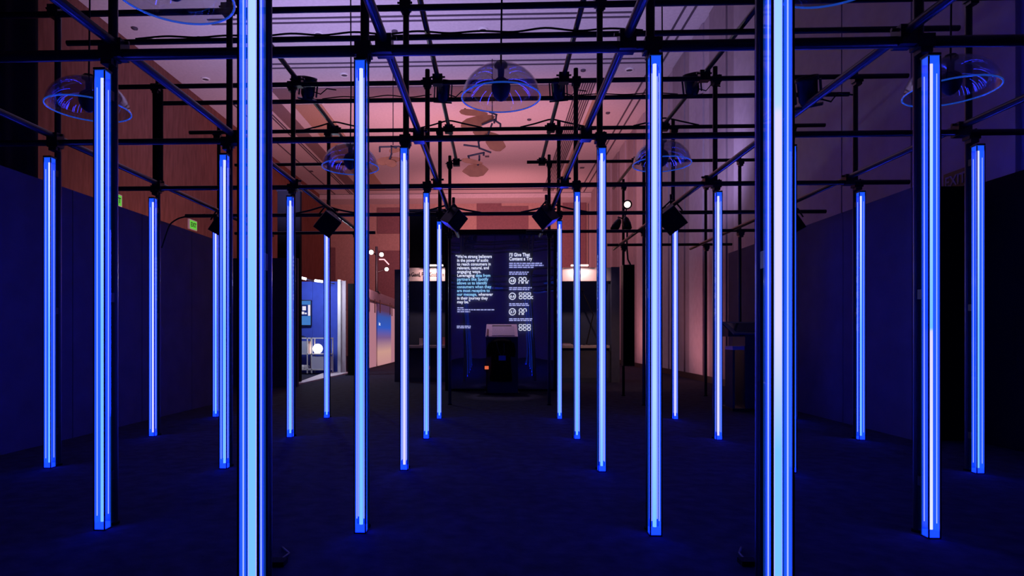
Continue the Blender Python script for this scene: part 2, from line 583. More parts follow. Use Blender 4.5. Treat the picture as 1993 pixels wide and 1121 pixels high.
TUBES = {  # row: {col: (x, ytop, ybottom)} read off the photo, None where hidden or cropped
    0: {-1: (491, None, None), 1: (1514, None, None)},
    1: {-2: (200, 140, 1028), -1: (703, 121, 1034), 1: (1274, 112, 1038), 2: (1811, 112, 1042)},
    2: {-3: (97, 308, 908), -2: (437, 303, 908), -1: (787, 290, 911), 1: (1171, 290, 914), 2: (1539, None, 915), 3: (1903, 285, 916)},
    3: {-3: (298, 387, 846), -2: (565, 384, 848), -1: (830, 377, 852), 1: (1123, 375, 852), 2: (1398, 375, 853), 3: (1675, 375, 852)},
    4: {-3: (420, 455, 808), -2: (636, None, 811), -1: (855, 430, 813), 1: (1089, 430, 813), 2: (1314, None, 813), 3: (1545, None, 813)},
}
TPOS = {}
for r, d in TUBES.items():
    for c, (x, yt, yb_) in d.items():
        if yb_ is None:
            Y = ROW[r]
            X = at(x, 700, Y).x
            h = 2.44
        else:
            g = at_z(x, yb_, 0.012)
            Y = 0.5 * g.y + 0.5 * ROW[r]
            p = at(x, yb_, Y)
            X = p.x
            h = 2.44
            if yt is not None and r < 4:
                h = at(x, yt, Y).z - 0.012
        TPOS[(r, c)] = (X, Y, h)

for r in range(7):
    for c, x in CX.items():
        y = ROW[r] + BACK
        if r <= 4:
            if (r, c) not in TPOS:
                continue
            x, ty, _ = TPOS[(r, c)]
            y = ty + BACK
        if r == 6 and c < 2:
            continue
        zs = [ZL] if r > 0 else []
        if r >= 2:
            zs.append(ZU)
        upright(x, y, 4.55 if r <= 2 else 3.74, zs)


def cross(y, z, x0, x1, r=PR):
    return MB().path([(x0, y, z), (x1, y, z)], r, 12).build('cross_pipe', PIPE, scaf)


def runner(x, z, y0, y1, r=PR):
    return MB().path([(x, y0, z), (x, y1, z)], r, 12).build('runner_pipe', PIPE, scaf)


FR = 0.04
cross(ROW[1] + FR, ZL, -3.9, 3.9, 0.029)
cross(ROW[2] + FR, ZL + 0.005, -4.1, 4.05)
cross(ROW[3] + FR, ZL, -4.03, 4.03)
cross(ROW[4] + FR, ZL + 0.01, -4.0, 4.0)
cross(ROW[5] + FR, ZL + 0.035, -4.0, -1.86)
cross(ROW[5] + FR, ZL + 0.035, 0.40, 3.95)
cross(ROW[6] + FR, ZL + 0.05, 1.86, 3.98)
cross(ROW[2] + FR, ZU - 0.03, -4.1, 4.1)
cross(ROW[3] + FR, ZU, -4.0, 4.02)
cross(ROW[4] + FR, ZU + 0.02, -3.95, 3.99)
cross(ROW[5] + FR, ZU + 0.02, -4.0, -2.1)
cross(ROW[5] + FR, ZU + 0.02, 0.41, 3.93)
cross(5.29, ZU, at(131, 92, 5.29).x, at(1866, 58, 5.29).x)
cross(6.69, ZU, at(310, 211, 6.69).x, at(1652, 188, 6.69).x)
for x, y1 in ((-3.53, 9.5), (-2.10, 9.6), (-0.643, 9.7), (0.640, 9.7), (2.068, 11.2), (3.44, 11.2)):
    runner(x, ZLR, 0.6, y1, 0.025)
for x, y1 in ((-2.08, 9.5), (-0.64, 9.4), (0.634, 9.4), (2.03, 11.0)):
    runner(x, ZUR, 0.6, y1)
# swivel clamps where runners cross
for x in (-2.08, -0.64, 0.634, 2.03):
    for r in (3, 4, 5):
        m = MB()
        cpt = Vector((x, ROW[r] + FR, ZU + 0.025))
        m.box(cpt, (0.10, 0.08, 0.10)).path([cpt + Vector((-0.075, 0, 0.03)), cpt + Vector((0.075, 0, 0.03))], 0.01, 6)
        m.build('swivel_clamp', PIPE, scaf)
for x in (-3.53, -2.10, -0.643, 0.640, 2.068, 3.44):
    for r in (1, 2, 3, 4):
        m = MB()
        cpt = Vector((x, ROW[r] + FR, ZL + 0.025))
        m.box(cpt, (0.085, 0.085, 0.10)).path([cpt + Vector((-0.065, 0, 0.04)), cpt + Vector((0.065, 0, 0.04))], 0.01, 6)
        m.build('swivel_clamp', PIPE, scaf)
# taped sleeve on one upright
x_, y_, _ = TPOS[(3, -3)]
MB().path([(x_, y_ + BACK, 2.62), (x_, y_ + BACK, 3.6)], 0.05, 12).build('taped_sleeve', CLOTH, scaf)

# ------------------------------------------------------------------ light tubes
ROWN = {0: 'front row', 1: 'second row', 2: 'third row', 3: 'fourth row', 4: 'rearmost row'}
COLN = {-1: 'first left of the aisle', -2: 'second left of the aisle', -3: 'third left of the aisle',
        1: 'first right of the aisle', 2: 'second right of the aisle', 3: 'third right of the aisle'}
STYLE = {(0, -1): 'front', (0, 1): 'step_high', (1, 2): 'step_low', (2, -1): 'white', (1, 1): 'pale', (3, 2): 'white', (4, 2): 'white', (3, -3): 'white', (2, 1): 'pale'}
TW = 0.060


def light_tube(r, c):
    x, y, h = TPOS[(r, c)]
    t = thing('light_tube', 'glowing blue light tube in the %s, %s' % (ROWN[r], COLN[c]), 'light', (x, y, 0), 'glowing blue light tubes')
    z0, z1 = 0.006, 0.012 + h
    w = TW / 2
    # clear square housing
    m = MB()
    vs = []
    bev = 0.006
    sec = [(-w + bev, -w), (w - bev, -w), (w, -w + bev), (w, w - bev), (w - bev, w), (-w + bev, w), (-w, w - bev), (-w, -w + bev)]
    for z in (z0, z1):
        vs += [(x + a, y + b, z) for a, b in sec]
    m.add(vs, [(k, (k + 1) % 8, 8 + (k + 1) % 8, 8 + k) for k in range(8)])
    m.build('acrylic_housing', LED_BODY, t)
    # lit core
    MB().path([(x, y, z0 + 0.035), (x, y, z1 - 0.035)], 0.0098, 12).build('led_core', LED[STYLE.get((r, c), 'fade')], t)
    # glowing corner strips that imitate the core's reflections in the housing walls
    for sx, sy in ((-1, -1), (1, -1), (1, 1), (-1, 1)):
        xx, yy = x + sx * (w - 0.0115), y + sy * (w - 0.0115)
        MB().path([(xx, yy, z0 + 0.07), (xx, yy, z1 - 0.09)], 0.0021, 6).build('glint_strip', EDGE, t)
    MB().bbox(x - w + 0.005, x + w - 0.005, y + w - 0.006, y + w - 0.002, z0 + 0.004, z1 - 0.004).build('reflector', LED_BACK, t)
    so = -1 if c < 0 else 1        # frosted film on the side away from the aisle
    MB().bbox(x + so * (w - 0.003), x + so * (w - 0.001), y - w + 0.008, y + w - 0.008, z0 + 0.004, z1 - 0.004).build('frosted_film', FROST, t)
    MB().bbox(x - w + 0.004, x + w - 0.004, y - w + 0.004, y + w - 0.008, z1 - 0.030, z1 - 0.002).build('end_block', END_GLOW, t)
    MB().bbox(x - w + 0.004, x + w - 0.004, y - w + 0.004, y + w - 0.008, z0 + 0.001, z0 + 0.030).build('end_block', FOOT_GLOW, t)
    for sx in (-1, 1):
        MB().bbox(x + sx * (w - 0.005), x + sx * (w + 0.0015), y - w - 0.0015, y - w + 0.003, z0, z1 - 0.004).build('corner_trim', BLACKP, t)
    MB().bbox(x - w - 0.002, x + w + 0.002, y - w - 0.002, y + w + 0.002, z1, z1 + 0.012).build('end_cap', BLACKP, t)
    MB().bbox(x - w - 0.001, x + w + 0.001, y - w - 0.001, y + w + 0.001, 0.0, z0).build('base_plate', BLACKP, t)
    # backing clips onto the pole
    for z in (0.25, h * 0.5, h - 0.12):
        MB().bbox(x - 0.02, x + 0.02, y + w, y + BACK - 0.022, z, z + 0.05).build('mounting_clip', BLACKP, t)
    return t


for (r, c) in TPOS:
    light_tube(r, c)

# ------------------------------------------------------------------ hanging domes
def dome(px, ptop, X, Y, label):
    zr = 2.56
    R, H = 0.252, 0.212
    t = thing('hanging_dome', label, 'speaker dome', (X, Y, zr), 'clear domes hung from the scaffold')
    prof = []
    for k in range(15):
        a = k / 14 * (math.pi / 2 - 0.10)
        prof.append((R * math.cos(a), H * math.sin(a)))
    MB().lathe(prof, (X, Y, zr), 48).build('dome_shell', DOME_M, t)
    inner = [(r_ * 0.975, z_ * 0.97 + 0.001) for r_, z_ in prof]
    MB().lathe(inner, (X, Y, zr), 48).build('inner_skin', DOME_IN, t)
    m = MB()
    n = 48
    m.path([(X + R * math.cos(2 * math.pi * k / n), Y + R * math.sin(2 * math.pi * k / n), zr) for k in range(n + 1)], 0.0055, 6, False)
    m.build('rim', DOME_RIM, t)
    zt = zr + H
    MB().lathe([(0.001, zt + 0.02), (0.03, zt + 0.02), (0.042, zt + 0.004), (0.042, zt - 0.012), (0.022, zt - 0.022), (0.018, zt - 0.10), (0.001, zt - 0.10)][::-1], (X, Y, 0), 20).build('collar', POD, t)
    MB().lathe([(0.001, zt - 0.235), (0.02, zt - 0.228), (0.045, zt - 0.205), (0.060, zt - 0.165), (0.062, zt - 0.135), (0.050, zt - 0.105), (0.03, zt - 0.088), (0.001, zt - 0.085)], (X, Y, 0), 24).build('speaker_pod', POD, t)
    MB().path([(X, Y, zt + 0.01), (X + 0.006, Y, zt + 0.5), (X, Y, 4.6)], 0.006, 6).build('hanging_cord', RUBBER, t)


DOME_RIM = clear('dome_rim_painted_glow', (0.30, 0.45, 0.85), (0.01, 0.06, 0.35), 0.25, 0.9, 1.0, 0.08, 0.5)  # blue tube light painted into the rim as emission
YAB, YBC, Y0A = (ROW[1] + ROW[2]) / 2, (ROW[2] + ROW[3]) / 2, (ROW[0] + ROW[1]) / 2 + 0.24
dome(0, 0, at(975, 190, YAB).x, YAB, 'clear dome hanging in the centre above the aisle')
dome(0, 0, at(173, 230, YAB + .1).x, YAB + .1, 'clear dome behind the second row tube at far left')
dome(0, 0, at(1850, 208, YAB).x, YAB, 'clear dome beside the second row tube at far right')
dome(0, 0, at(682, 325, YBC + .1).x, YBC + .1, 'smaller looking clear dome behind the left aisle tube of the second row')
dome(0, 0, at(1288, 322, YBC + .1).x, YBC + .1, 'smaller looking clear dome behind the right aisle tube of the second row')
dome(0, 0, at(340, 0, Y0A).x, Y0A, 'large clear dome cut off by the top edge at left')
dome(0, 0, at(1632, 0, Y0A - .05).x, Y0A - .05, 'clear dome just peeking in at the top edge at right')

# ------------------------------------------------------------------ square speakers on the rear row
def square_speaker(px, py, Y, s, yaw, pitch, roll, label):
    p = at(px, py, Y)
    t = thing('loudspeaker', label, 'speaker', p, 'black loudspeakers clamped on the rear row')
    R = Matrix.Rotation(yaw, 3, 'Z') @ Matrix.Rotation(pitch, 3, 'X') @ Matrix.Rotation(roll, 3, 'Y')
    m = MB()
    h = s / 2
    poly = [(-h, -h), (h, -h), (h * 0.62, h), (-h * 0.62, h)]     # wedge cabinet in plan
    m.prism([p + R @ Vector((a, b, -h * 1.05)) for a, b in poly], R @ Vector((0, 0, 2.1 * h)))
    m.build('cabinet', BLACKP, t)
    MB().box(p + R @ Vector((0, -h - 0.006, 0)), (s * 0.9, 0.012, s * 0.95), R).build('grille', CLOTH, t)
    m = MB()
    for sx in (-1, 1):
        m.path([p + R @ Vector((sx * (h + 0.012), 0.0, 0)), p + R @ Vector((sx * (h + 0.012), 0.02, h * 1.2)), p + Vector((0, 0.05, h * 1.2 + 0.07))], 0.010, 6)
    m.build('yoke', PIPE, t)
    MB().path([p + Vector((0, 0.05, h * 1.2 + 0.03)), p + Vector((0, 0.06, h * 1.2 + 0.14))], 0.018, 8).build('clamp', PIPE, t)


square_speaker(636, 432, 7.47, 0.235, 0.35, 0.45, 0.62, 'black square speaker over the second left tube of the rearmost row')
square_speaker(1309, 424, 7.47, 0.255, -0.35, 0.45, -0.62, 'black square speaker over the second right tube of the rearmost row')
square_speaker(882, 425, 7.42, 0.205, 0.75, 0.45, 0.5, 'black speaker just right of the left aisle tube in the rearmost row')
square_speaker(1064, 420, 7.42, 0.205, -0.75, 0.45, -0.5, 'black speaker just left of the right aisle tube in the rearmost row')
square_speaker(426, 437, 7.5, 0.19, 0.5, 0.45, 0.5, 'black speaker over the leftmost tube of the rearmost row')
square_speaker(1546, 432, 7.5, 0.19, -0.5, 0.45, -0.5, 'black speaker over the rightmost tube of the rearmost row')

# stage lights on the upper runners
def stage_light(p, rz, label, s=1.0):
    t = thing('stage_light', label, 'stage light', p, 'stage lights clamped on the runner pipes')
    R = Matrix.Rotation(rz, 3, 'Z') @ Matrix.Rotation(0.5, 3, 'X')
    MB().lathe([(0.001, -0.13 * s), (0.05 * s, -0.13 * s), (0.07 * s, -0.09 * s), (0.075 * s, 0.06 * s), (0.085 * s, 0.065 * s), (0.085 * s, 0.09 * s), (0.07 * s, 0.09 * s), (0.065 * s, 0.07 * s), (0.001, 0.07 * s)], p, 18, R).build('lamp_can', BLACKP, t)
    m = MB()
    m.box(p + R @ Vector((0.092 * s, 0, -0.02)), (0.012, 0.04, 0.16 * s), R).box(p + R @ Vector((-0.092 * s, 0, -0.02)), (0.012, 0.04, 0.16 * s), R)
    m.box(p + R @ Vector((0, 0, -0.135 * s)), (0.20 * s, 0.05, 0.014), R)
    m.build('yoke', PIPE, t)
    MB().box(p + R @ Vector((0, 0.10 * s, -0.03)), (0.10 * s, 0.06 * s, 0.13 * s), R).build('ballast_box', BLACKP, t)
    pts = [p + Vector((0.05, 0, -0.06)), p + Vector((0.14, -0.03, -0.10)), p + Vector((0.20, 0.0, -0.03)), p + Vector((0.3, 0.0, -0.045))]
    MB().path(pts, 0.006, 6).build('power_lead', RUBBER, t)


stage_light(Vector((-2.06, 6.55, ZUR + 0.06)), 0.5, 'stage light on the upper runner at left, above the rear left dome')
stage_light(Vector((-0.62, 6.65, ZUR + 0.05)), 0.2, 'stage light on the upper runner just left of the central dome')
stage_light(Vector((0.62, 6.65, ZUR + 0.05)), -0.2, 'stage light on the upper runner just right of the central dome')
stage_light(Vector((2.02, 6.6, ZUR + 0.06)), -0.5, 'stage light on the upper runner at right, above the rear right dome')
stage_light(Vector((2.06, 4.25, ZLR + 0.10)), -0.6, 'stage light on the lower runner right of the front right tube', 0.85)

# cables on the pipes
def cable(label, pts, r=0.008, dense=True):
    P = [Vector(p) for p in pts]
    out = []
    for i in range(len(P) - 1):
        for k in range(6):
            f = k / 6
            out.append(P[i].lerp(P[i + 1], f))
    out.append(P[-1])
    sm = out[:]
    for _ in range(3):
        sm = [sm[0]] + [(sm[i - 1] + sm[i] * 2 + sm[i + 1]) / 4 for i in range(1, len(sm) - 1)] + [sm[-1]]
    o = MB().path(sm, r, 6).build('power_cable', RUBBER)
    tag(o, label, 'cable', 'black cables running along the scaffold')


def wavy(y, z, x0, x1, amp, n):
    return [(x0 + (x1 - x0) * k / n, y, z + (amp if k % 2 else 0.0) * random.uniform(0.4, 1.0)) for k in range(n + 1)]


cable('wavy black cable lying along the upper cross pipe nearest the ceiling', wavy(5.29, ZU + 0.028, -3.2, 1.2, 0.045, 16), 0.009)
cable('black cable along the upper cross pipe left of the central dome', wavy(6.69, ZU + 0.026, -1.95, -0.75, 0.035, 5), 0.006)
cable('black cable along the upper cross pipe right of the central dome', wavy(6.69, ZU + 0.026, 0.8, 1.9, 0.035, 4), 0.006)
for sx, lab in ((-2.08, 'black cable arched over the upper joint at left'), (-0.64, 'black cable arched over the upper joint left of the aisle'), (0.634, 'black cable arched over the upper joint right of the aisle'), (2.03, 'black cable arched over the upper joint at right')):
    yq = ROW[4] + FR - 0.03
    cable(lab, [(sx - 0.38, yq, ZU + 0.03), (sx - 0.2, yq, ZU + 0.07), (sx, yq, ZU + 0.13), (sx + 0.2, yq, ZU + 0.08), (sx + 0.42, yq, ZU + 0.03)], 0.010)
for sx, lab in ((-2.2, 'black cable arched over the lower rear joint at left'), (-0.66, 'black cable arched over the lower rear joint left of the aisle'), (0.66, 'black cable arched over the lower rear joint right of the aisle')):
    yq = ROW[4] + FR - 0.03
    cable(lab, [(sx - 0.40, yq, ZL + 0.02), (sx - 0.2, yq, ZL + 0.06), (sx, yq, ZL + 0.12), (sx + 0.2, yq, ZL + 0.06), (sx + 0.42, yq, ZL + 0.02)], 0.011)
p1, p2 = at(330, 436, 7.6), at(362, 421, 7.6)
cable('black cable drooping from the left end of the rear cross pipe', [p1 + Vector((-.1, 0, -.3)), p1, (p1 + p2) / 2 + Vector((0, 0, 0.02)), p2, p2 + Vector((0.25, 0, 0.02))], 0.010)

# ------------------------------------------------------------------ hanging mobiles
def blade(t, px, py, w, h, ang, Y, kind='leaf'):
    c = at(px, py, Y)
    sc = Y / F_PX
    n = 12
    pts = []
    for k in range(n):
        a = 2 * math.pi * k / n
        if kind == 'leaf':
            x, z = math.cos(a), math.sin(a) * (1 - 0.35 * math.cos(a))
            x = math.copysign(abs(x) ** 0.85, x)
        else:
            x, z = math.cos(a) * (1.0 if math.cos(a) > 0 else 1.25), math.sin(a) * (1 if abs(math.cos(a)) < 0.75 else 0.55)
        x *= w / 2 * sc
        z *= h / 2 * sc
        pts.append(c + Vector((x * math.cos(ang) - z * math.sin(ang), 0.12 * x, x * math.sin(ang) + z * math.cos(ang))))
    MB().prism(pts, (0, 0.025, 0)).build('blade', BLADE, t)


def rod(t, a, b, Y, r=0.024):
    MB().path([at(*a, Y), at(*b, Y)], r, 6).build('rod', ROD, t)


p = at(958, 230, 16.0)
mob = thing('hanging_mobile', 'hanging mobile of tan leaf blades below the central clear dome', 'mobile', (p.x, 16.0, p.z))
MB().path([(p.x, 16.0, p.z), (p.x, 16.0, ZC)], 0.012, 6).build('hanging_wire', ROD, mob)
blade(mob, 922, 219, 56, 12, -0.05, 15.9)
blade(mob, 930, 236, 70, 22, 0.32, 16.05)
blade(mob, 948, 261, 56, 12, -0.12, 16.1)
blade(mob, 967, 281, 36, 26, -0.2, 16.0, 'fish')
blade(mob, 919, 314, 42, 9, -0.14, 15.95)
blade(mob, 928, 331, 46, 26, 0.10, 16.05, 'fish')
for a, b in (((905, 211), (905, 217)), ((952, 218), (968, 224)), ((966, 222), (965, 236)), ((938, 243), (964, 232)), ((962, 232), (962, 240)), ((964, 235), (975, 242)), ((974, 242), (974, 250)),
             ((958, 240), (950, 262)), ((902, 282), (934, 286)), ((931, 275), (933, 289)), ((932, 288), (956, 297)), ((910, 304), (942, 297)), ((911, 303), (914, 311)), ((942, 296), (941, 303)), ((933, 302), (933, 312)), ((931, 276), (948, 262)), ((933, 310), (930, 322))):
    rod(mob, a, b, 16.0)
p = at(765, 282, 16.6)
mob = thing('hanging_mobile', 'second hanging mobile with a brown blade left of the third row aisle tube', 'mobile', (p.x, 16.6, p.z))
MB().path([(p.x, 16.6, p.z), (p.x, 16.6, ZC)], 0.012, 6).build('hanging_wire', ROD, mob)
blade(mob, 757, 312, 48, 15, 0.16, 16.65)
blade(mob, 762, 318, 22, 14, -0.2, 16.6, 'fish')
blade(mob, 770, 292, 26, 9, 0.2, 16.6)
for a, b in (((738, 286), (778, 285)), ((739, 286), (739, 296)), ((762, 285), (762, 300)), ((760, 284), (772, 288)), ((762, 300), (758, 310))):
    rod(mob, a, b, 16.6)

# ------------------------------------------------------------------ mirrored display panel with lettering
YM = 11.7
a, b = at(874, 760, YM), at(1079, 760, YM)
zt = at(970, 457, YM).z
disp = thing('display_wall', 'dark mirrored display wall at the end of the aisle, with glowing white lettering', 'display', ((a.x + b.x) / 2, YM, 0))
# gently buckled mirror sheet
NX, NZ = 40, 24
vs, fs = [], []
for j in range(NZ + 1):
    for i in range(NX + 1):
        u, v = i / NX, j / NZ
        e = abs(u - 0.5) * 2
        d = -0.009 * ((u - 0.5) * (b.x - a.x)) ** 2 + 0.0022 * math.sin(6 * v + 4 * u) * e + 0.0006 * math.sin(19 * u + 5 * v)
        vs.append((a.x + (b.x - a.x) * u, YM + d, 0.03 + (zt - 0.03) * v))
for j in range(NZ):
    for i in range(NX):
        q = j * (NX + 1) + i
        fs.append((q, q + 1, q + NX + 2, q + NX + 1))
MB().add(vs, fs, True).build('mirror_sheet', MIRROR, disp)
MB().bbox(a.x, b.x, YM + 0.05, YM + 0.12, 0.0, zt).build('backing_board', BLACKP, disp)
for x0, x1 in ((a.x - 0.07, a.x + 0.015), (b.x - 0.015, b.x + 0.07)):
    MB().bbox(x0, x1, YM - 0.08, YM + 0.12, 0, zt + 0.02).build('frame_post', BLACKP, disp)
MB().bbox(a.x - 0.07, b.x + 0.07, YM - 0.08, YM + 0.12, zt, zt + 0.09).build('frame_header', BLACKP, disp)

TXW = emit('lit_white_letters', (0.80, 0.82, 1.0), 0.95)
TXC = emit('lit_cyan_letters', (0.30, 0.62, 0.95), 0.95)
YT = YM - 0.035
lines = ["\u201cWe\u2019re strong believers", "in the power of audio", "to reach consumers in", "relevant, natural, and", "engaging ways.",
         "Leveraging", "partners like Spotify", "allows us to identify", "consumers when they", "are most receptive to", "our message,", "in their journey they", "may be.\u201d"]
xend = [957, 950, 955, 951, 936, 923, 950, 948, 956, 953, 928, 949, 915]
for i, (s, xe) in enumerate(zip(lines, xend)):
    y = 501.8 + 7.36 * i
    x0 = 886.5 if i == 0 else 889.5
    p = at(x0, y, YT)
    w = at(xe, y, YT).x - p.x
    text_part('lettering', s, p, 0.078, TXC if i in (6, 7, 8, 9, 10) else TXW, disp, w, 0.0009)
for s, x0, xe, i, mt in (("data from", 925.5, 954, 5, TXC), ("wherever", 931, 959.5, 10, TXW)):
    y = 501.8 + 7.36 * i
    p = at(x0, y, YT)
    text_part('lettering', s, p, 0.078, mt, disp, at(xe, y, YT).x - p.x, 0.0009)
for s, y, xe in (("I\u2019ll Give That", 498.5, 1031), ("Content a Try", 506.5, 1035.5)):
    p = at(991, y, YT)
    text_part('lettering', s, p, 0.088, TXW, disp, at(xe, y, YT).x - p.x, 0.0012)


TXS = emit('lit_small_print', (0.42, 0.44, 0.85), 0.9)


def words(x0, x1, y, hpx=1.8):     # print too small to read: strokes of word length
    x = x0
    m = MB()
    while x < x1 - 1:
        w = min(random.uniform(3.0, 9.0), x1 - x)
        p, q = at(x, y + hpx / 2, YT), at(x + w, y - hpx / 2, YT)
        m.bbox(p.x, q.x, YT - 0.002, YT, p.z, q.z)
        x += w + 1.3
    o = m.build('small_print', TXS, disp)
    return o


for x0, x1, y in ((890, 903, 599), (890, 962, 602.8), (890, 915, 606.6), (889, 916, 634.8), (889, 917, 637.8),
                  (991, 1055, 512.3), (991, 1058, 516.2), (991, 1040, 520), (991, 1029, 529.6), (991, 1026, 533.2),
                  (991, 1035, 559.8), (991, 1030, 563.2), (991, 1029, 591), (991, 1031, 594.2), (991, 1036, 620.4), (991, 1036, 623.6)):
    words(x0, x1, y)


def ring(px, py, rpx, txt):
    c = at(px, py, YT)
    R = rpx * YT / F_PX
    n = 24
    MB().path([c + Vector((R * math.cos(2 * math.pi * k / n), 0, R * math.sin(2 * math.pi * k / n))) for k in range(n + 1)], 0.0068, 5, False).build('number_ring', TXW, disp)
    text_part('lettering', txt, c + Vector((0, 0, -0.024)), 0.066, TXW, disp, 0.082, 0.001, align='CENTER')


ring(997.3, 546, 6.2, '4.8')
ring(997.3, 576.4, 6.2, '6.6')
ring(997.3, 606.8, 6.2, '3.7')


def icon_head(px, py, half=False):
    c = at(px, py, YT)
    s = YT / F_PX
    pts = []
    for k in range(9 if not half else 5):
        a_ = math.pi * (1.0 - k / 8)
        pts.append(c + Vector((3.0 * s * math.cos(a_), 0, (0.4 + 2.6 * math.sin(a_)) * s)))
    m = MB().path([c + Vector((-3.0 * s, 0, -2.0 * s))] + pts + ([c + Vector((3.0 * s, 0, -2.0 * s))] if not half else []), 0.0062, 5)
    m.bbox(c.x - 3.7 * s, c.x - 2.0 * s, c.y - 0.004, c.y + 0.004, c.z - 2.6 * s, c.z - 0.3 * s)
    if not half:
        m.bbox(c.x + 2.0 * s, c.x + 3.7 * s, c.y - 0.004, c.y + 0.004, c.z - 2.6 * s, c.z - 0.3 * s)
    m.build('headphone_icon', TXW, disp)


def icon_screen(px, py, half=False):
    c = at(px, py, YT)
    s = YT / F_PX
    w = 2.8 * s
    h = 2.2 * s
    P = [(-w, h), (w, h), (w, -h * 0.7), (w * 0.4, -h * 1.1), (-w * 0.4, -h * 1.1), (-w, -h * 0.7), (-w, h)]
    if half:
        P = [(0, h), (-w, h), (-w, -h * 0.7), (0, -h)]
    MB().path([c + Vector((x, 0, z)) for x, z in P], 0.0062, 5, True).build('screen_icon', TXW, disp)


for px in (1013, 1021):
    icon_head(px, 542.5)
    icon_head(px, 549)
icon_head(1029.5, 549, True)
for py in (572, 579):
    for px in (1013.5, 1021.8, 1030):
        icon_screen(px, py)
icon_screen(1037.5, 579, True)
icon_head(1013.5, 603.5)
icon_head(1021.5, 603.5)
icon_head(1013.5, 610)
icon_head(1021.5, 610, True)
for py in (634, 640.5):
    for px in (1013.2, 1021.3, 1029.6):
        icon_screen(px, py)

# lectern in front of it, with the jacket
YL = 10.9
lec = thing('lectern', 'lectern with a tilted pale panel in front of the mirrored display', 'lectern', (at(975, 740, YL).x, YL, 0))
a, b = at(947, 655, YL), at(1006, 655, YL)
p0, p1, p2, p3 = at(945, 655, YL - 0.12), at(1008, 655, YL - 0.12), at(1006, 631, YL + 0.06), at(947, 631, YL + 0.06)
PALE = principled('pale_lectern', (0.62, 0.46, 0.58), 0.5, noise=(0.55, 0.40, 0.52), nscale=30)
PALE2 = principled('pale_lectern_sheet', (0.50, 0.40, 0.52), 0.4, noise=(0.40, 0.32, 0.44), nscale=60)
MB().prism([p0, p1, p2, p3], (0, 0.03, -0.02)).build('tilted_panel', PALE, lec)


def onlec(u, v, off=0.0):
    p = p0.lerp(p1, u).lerp(p3.lerp(p2, u), v)
    n = (p1 - p0).cross(p3 - p0).normalized()
    return p + n * off


nlec = (p1 - p0).cross(p3 - p0).normalized()
MB().prism([onlec(.2, .08), onlec(.9, .08), onlec(.9, .82), onlec(.2, .82)], nlec * 0.006).build('info_sheet', PALE2, lec)
MB().prism([onlec(.19, .83, .002), onlec(.82, .83, .002), onlec(.82, .91, .002), onlec(.19, .91, .002)], nlec * 0.006).build('title_bar', BLACKP, lec)
MB().prism([onlec(.03, .05, .002), onlec(.10, .05, .002), onlec(.09, .55, .002), onlec(.03, .6, .002)], nlec * 0.01).build('headphone_hook', BROWN, lec)
a, b = at(946, 720, YL), at(1008, 720, YL)
zt = at(975, 654, YL).z - 0.01
NAVY2 = principled('navy_plinth', (0.05, 0.06, 0.16), 0.35, noise=(0.04, 0.05, 0.13), nscale=6)
MB().bbox(a.x, b.x, YL, YL + 0.30, 0.03, zt).build('plinth', NAVY2, lec)
MB().bbox(a.x - 0.03, b.x + 0.03, YL - 0.03, YL + 0.33, 0.0, 0.03).build('plinth_base', BLACKP, lec)

lamp('added_lectern_fill', 'SPOT', (0.0, YM - 0.35, 2.9), 70, (0.95, 0.62, 0.95), (at(976, 643, YL).x, YL - 0.03, 1.1), 0.5, 0.6, 0.04)  # unseen lamp added to brighten the lectern panel
# black jacket with a lanyard hanging on the lectern
YJ = YL - 0.10
jc = at(976, 700, YJ)
jk = thing('black_jacket', 'black jacket with a lanyard hanging on the lectern below its panel', 'jacket', (jc.x, YJ, at(976, 745, YJ).z))
def jring(px0, px1, py, d):
    l, r_ = at(px0, py, YJ), at(px1, py, YJ)
    cx_, hw = (l.x + r_.x) / 2, (r_.x - l.x) / 2
    return [(cx_ + hw * math.cos(2 * math.pi * k / 20), YJ - 0.005 + d * math.sin(2 * math.pi * k / 20) + 0.006 * math.sin(k * 2.3 + py), l.z) for k in range(20)]
rings = [jring(970, 982, 659, 0.04), jring(960, 993, 661.5, 0.065), jring(954, 997, 666, 0.08), jring(955, 996, 680, 0.085), jring(956.5, 994, 695, 0.085), jring(955, 995, 715, 0.085), jring(953, 997, 735, 0.085), jring(954, 996, 742, 0.08)]
vs = [p for R in rings for p in R]
fs = []
for i in range(len(rings) - 1):
    for k in range(20):
        fs.append((i * 20 + k, (i + 1) * 20 + k, (i + 1) * 20 + (k + 1) % 20, i * 20 + (k + 1) % 20))
m = MB().add(vs, fs, True)
m.add(rings[0], [tuple(range(20))]).add(rings[-1], [tuple(range(20))[::-1]])
m.build('jacket_body', CLOTH, jk)
for px0, px1, px2 in ((956, 951, 951.5), (995, 999, 998)):
    MB().path([at(px0, 668, YJ), at((px0 + px1) / 2, 675, YJ), at(px1, 684, YJ), at(px2, 694, YJ - .02)], [0.05, 0.05, 0.045, 0.035], 10).build('sleeve', CLOTH, jk)
STRAP = principled('lanyard_strap', (0.05, 0.05, 0.12), 0.6)
BADGE = principled('blue_badge', (0.05, 0.22, 0.85), 0.35)
yb2 = YJ - 0.105
MB().path([at(966, 666, yb2), at(971, 685, yb2), at(975.5, 692, yb2)], 0.006, 6).path([at(981, 668, yb2), at(981.5, 685, yb2), at(979, 692, yb2)], 0.006, 6).build('lanyard', STRAP, jk)
p, q = at(970.5, 701.5, yb2), at(984.5, 692, yb2)
MB().bbox(p.x, q.x, yb2 - 0.01, yb2 + 0.004, p.z, q.z).build('badge', BADGE, jk)
p, q = at(943.5, 718.5, YL - .05), at(951, 712.5, YL - .05)
ORG = emit('orange_indicator', (0.9, 0.16, 0.07), 0.8)
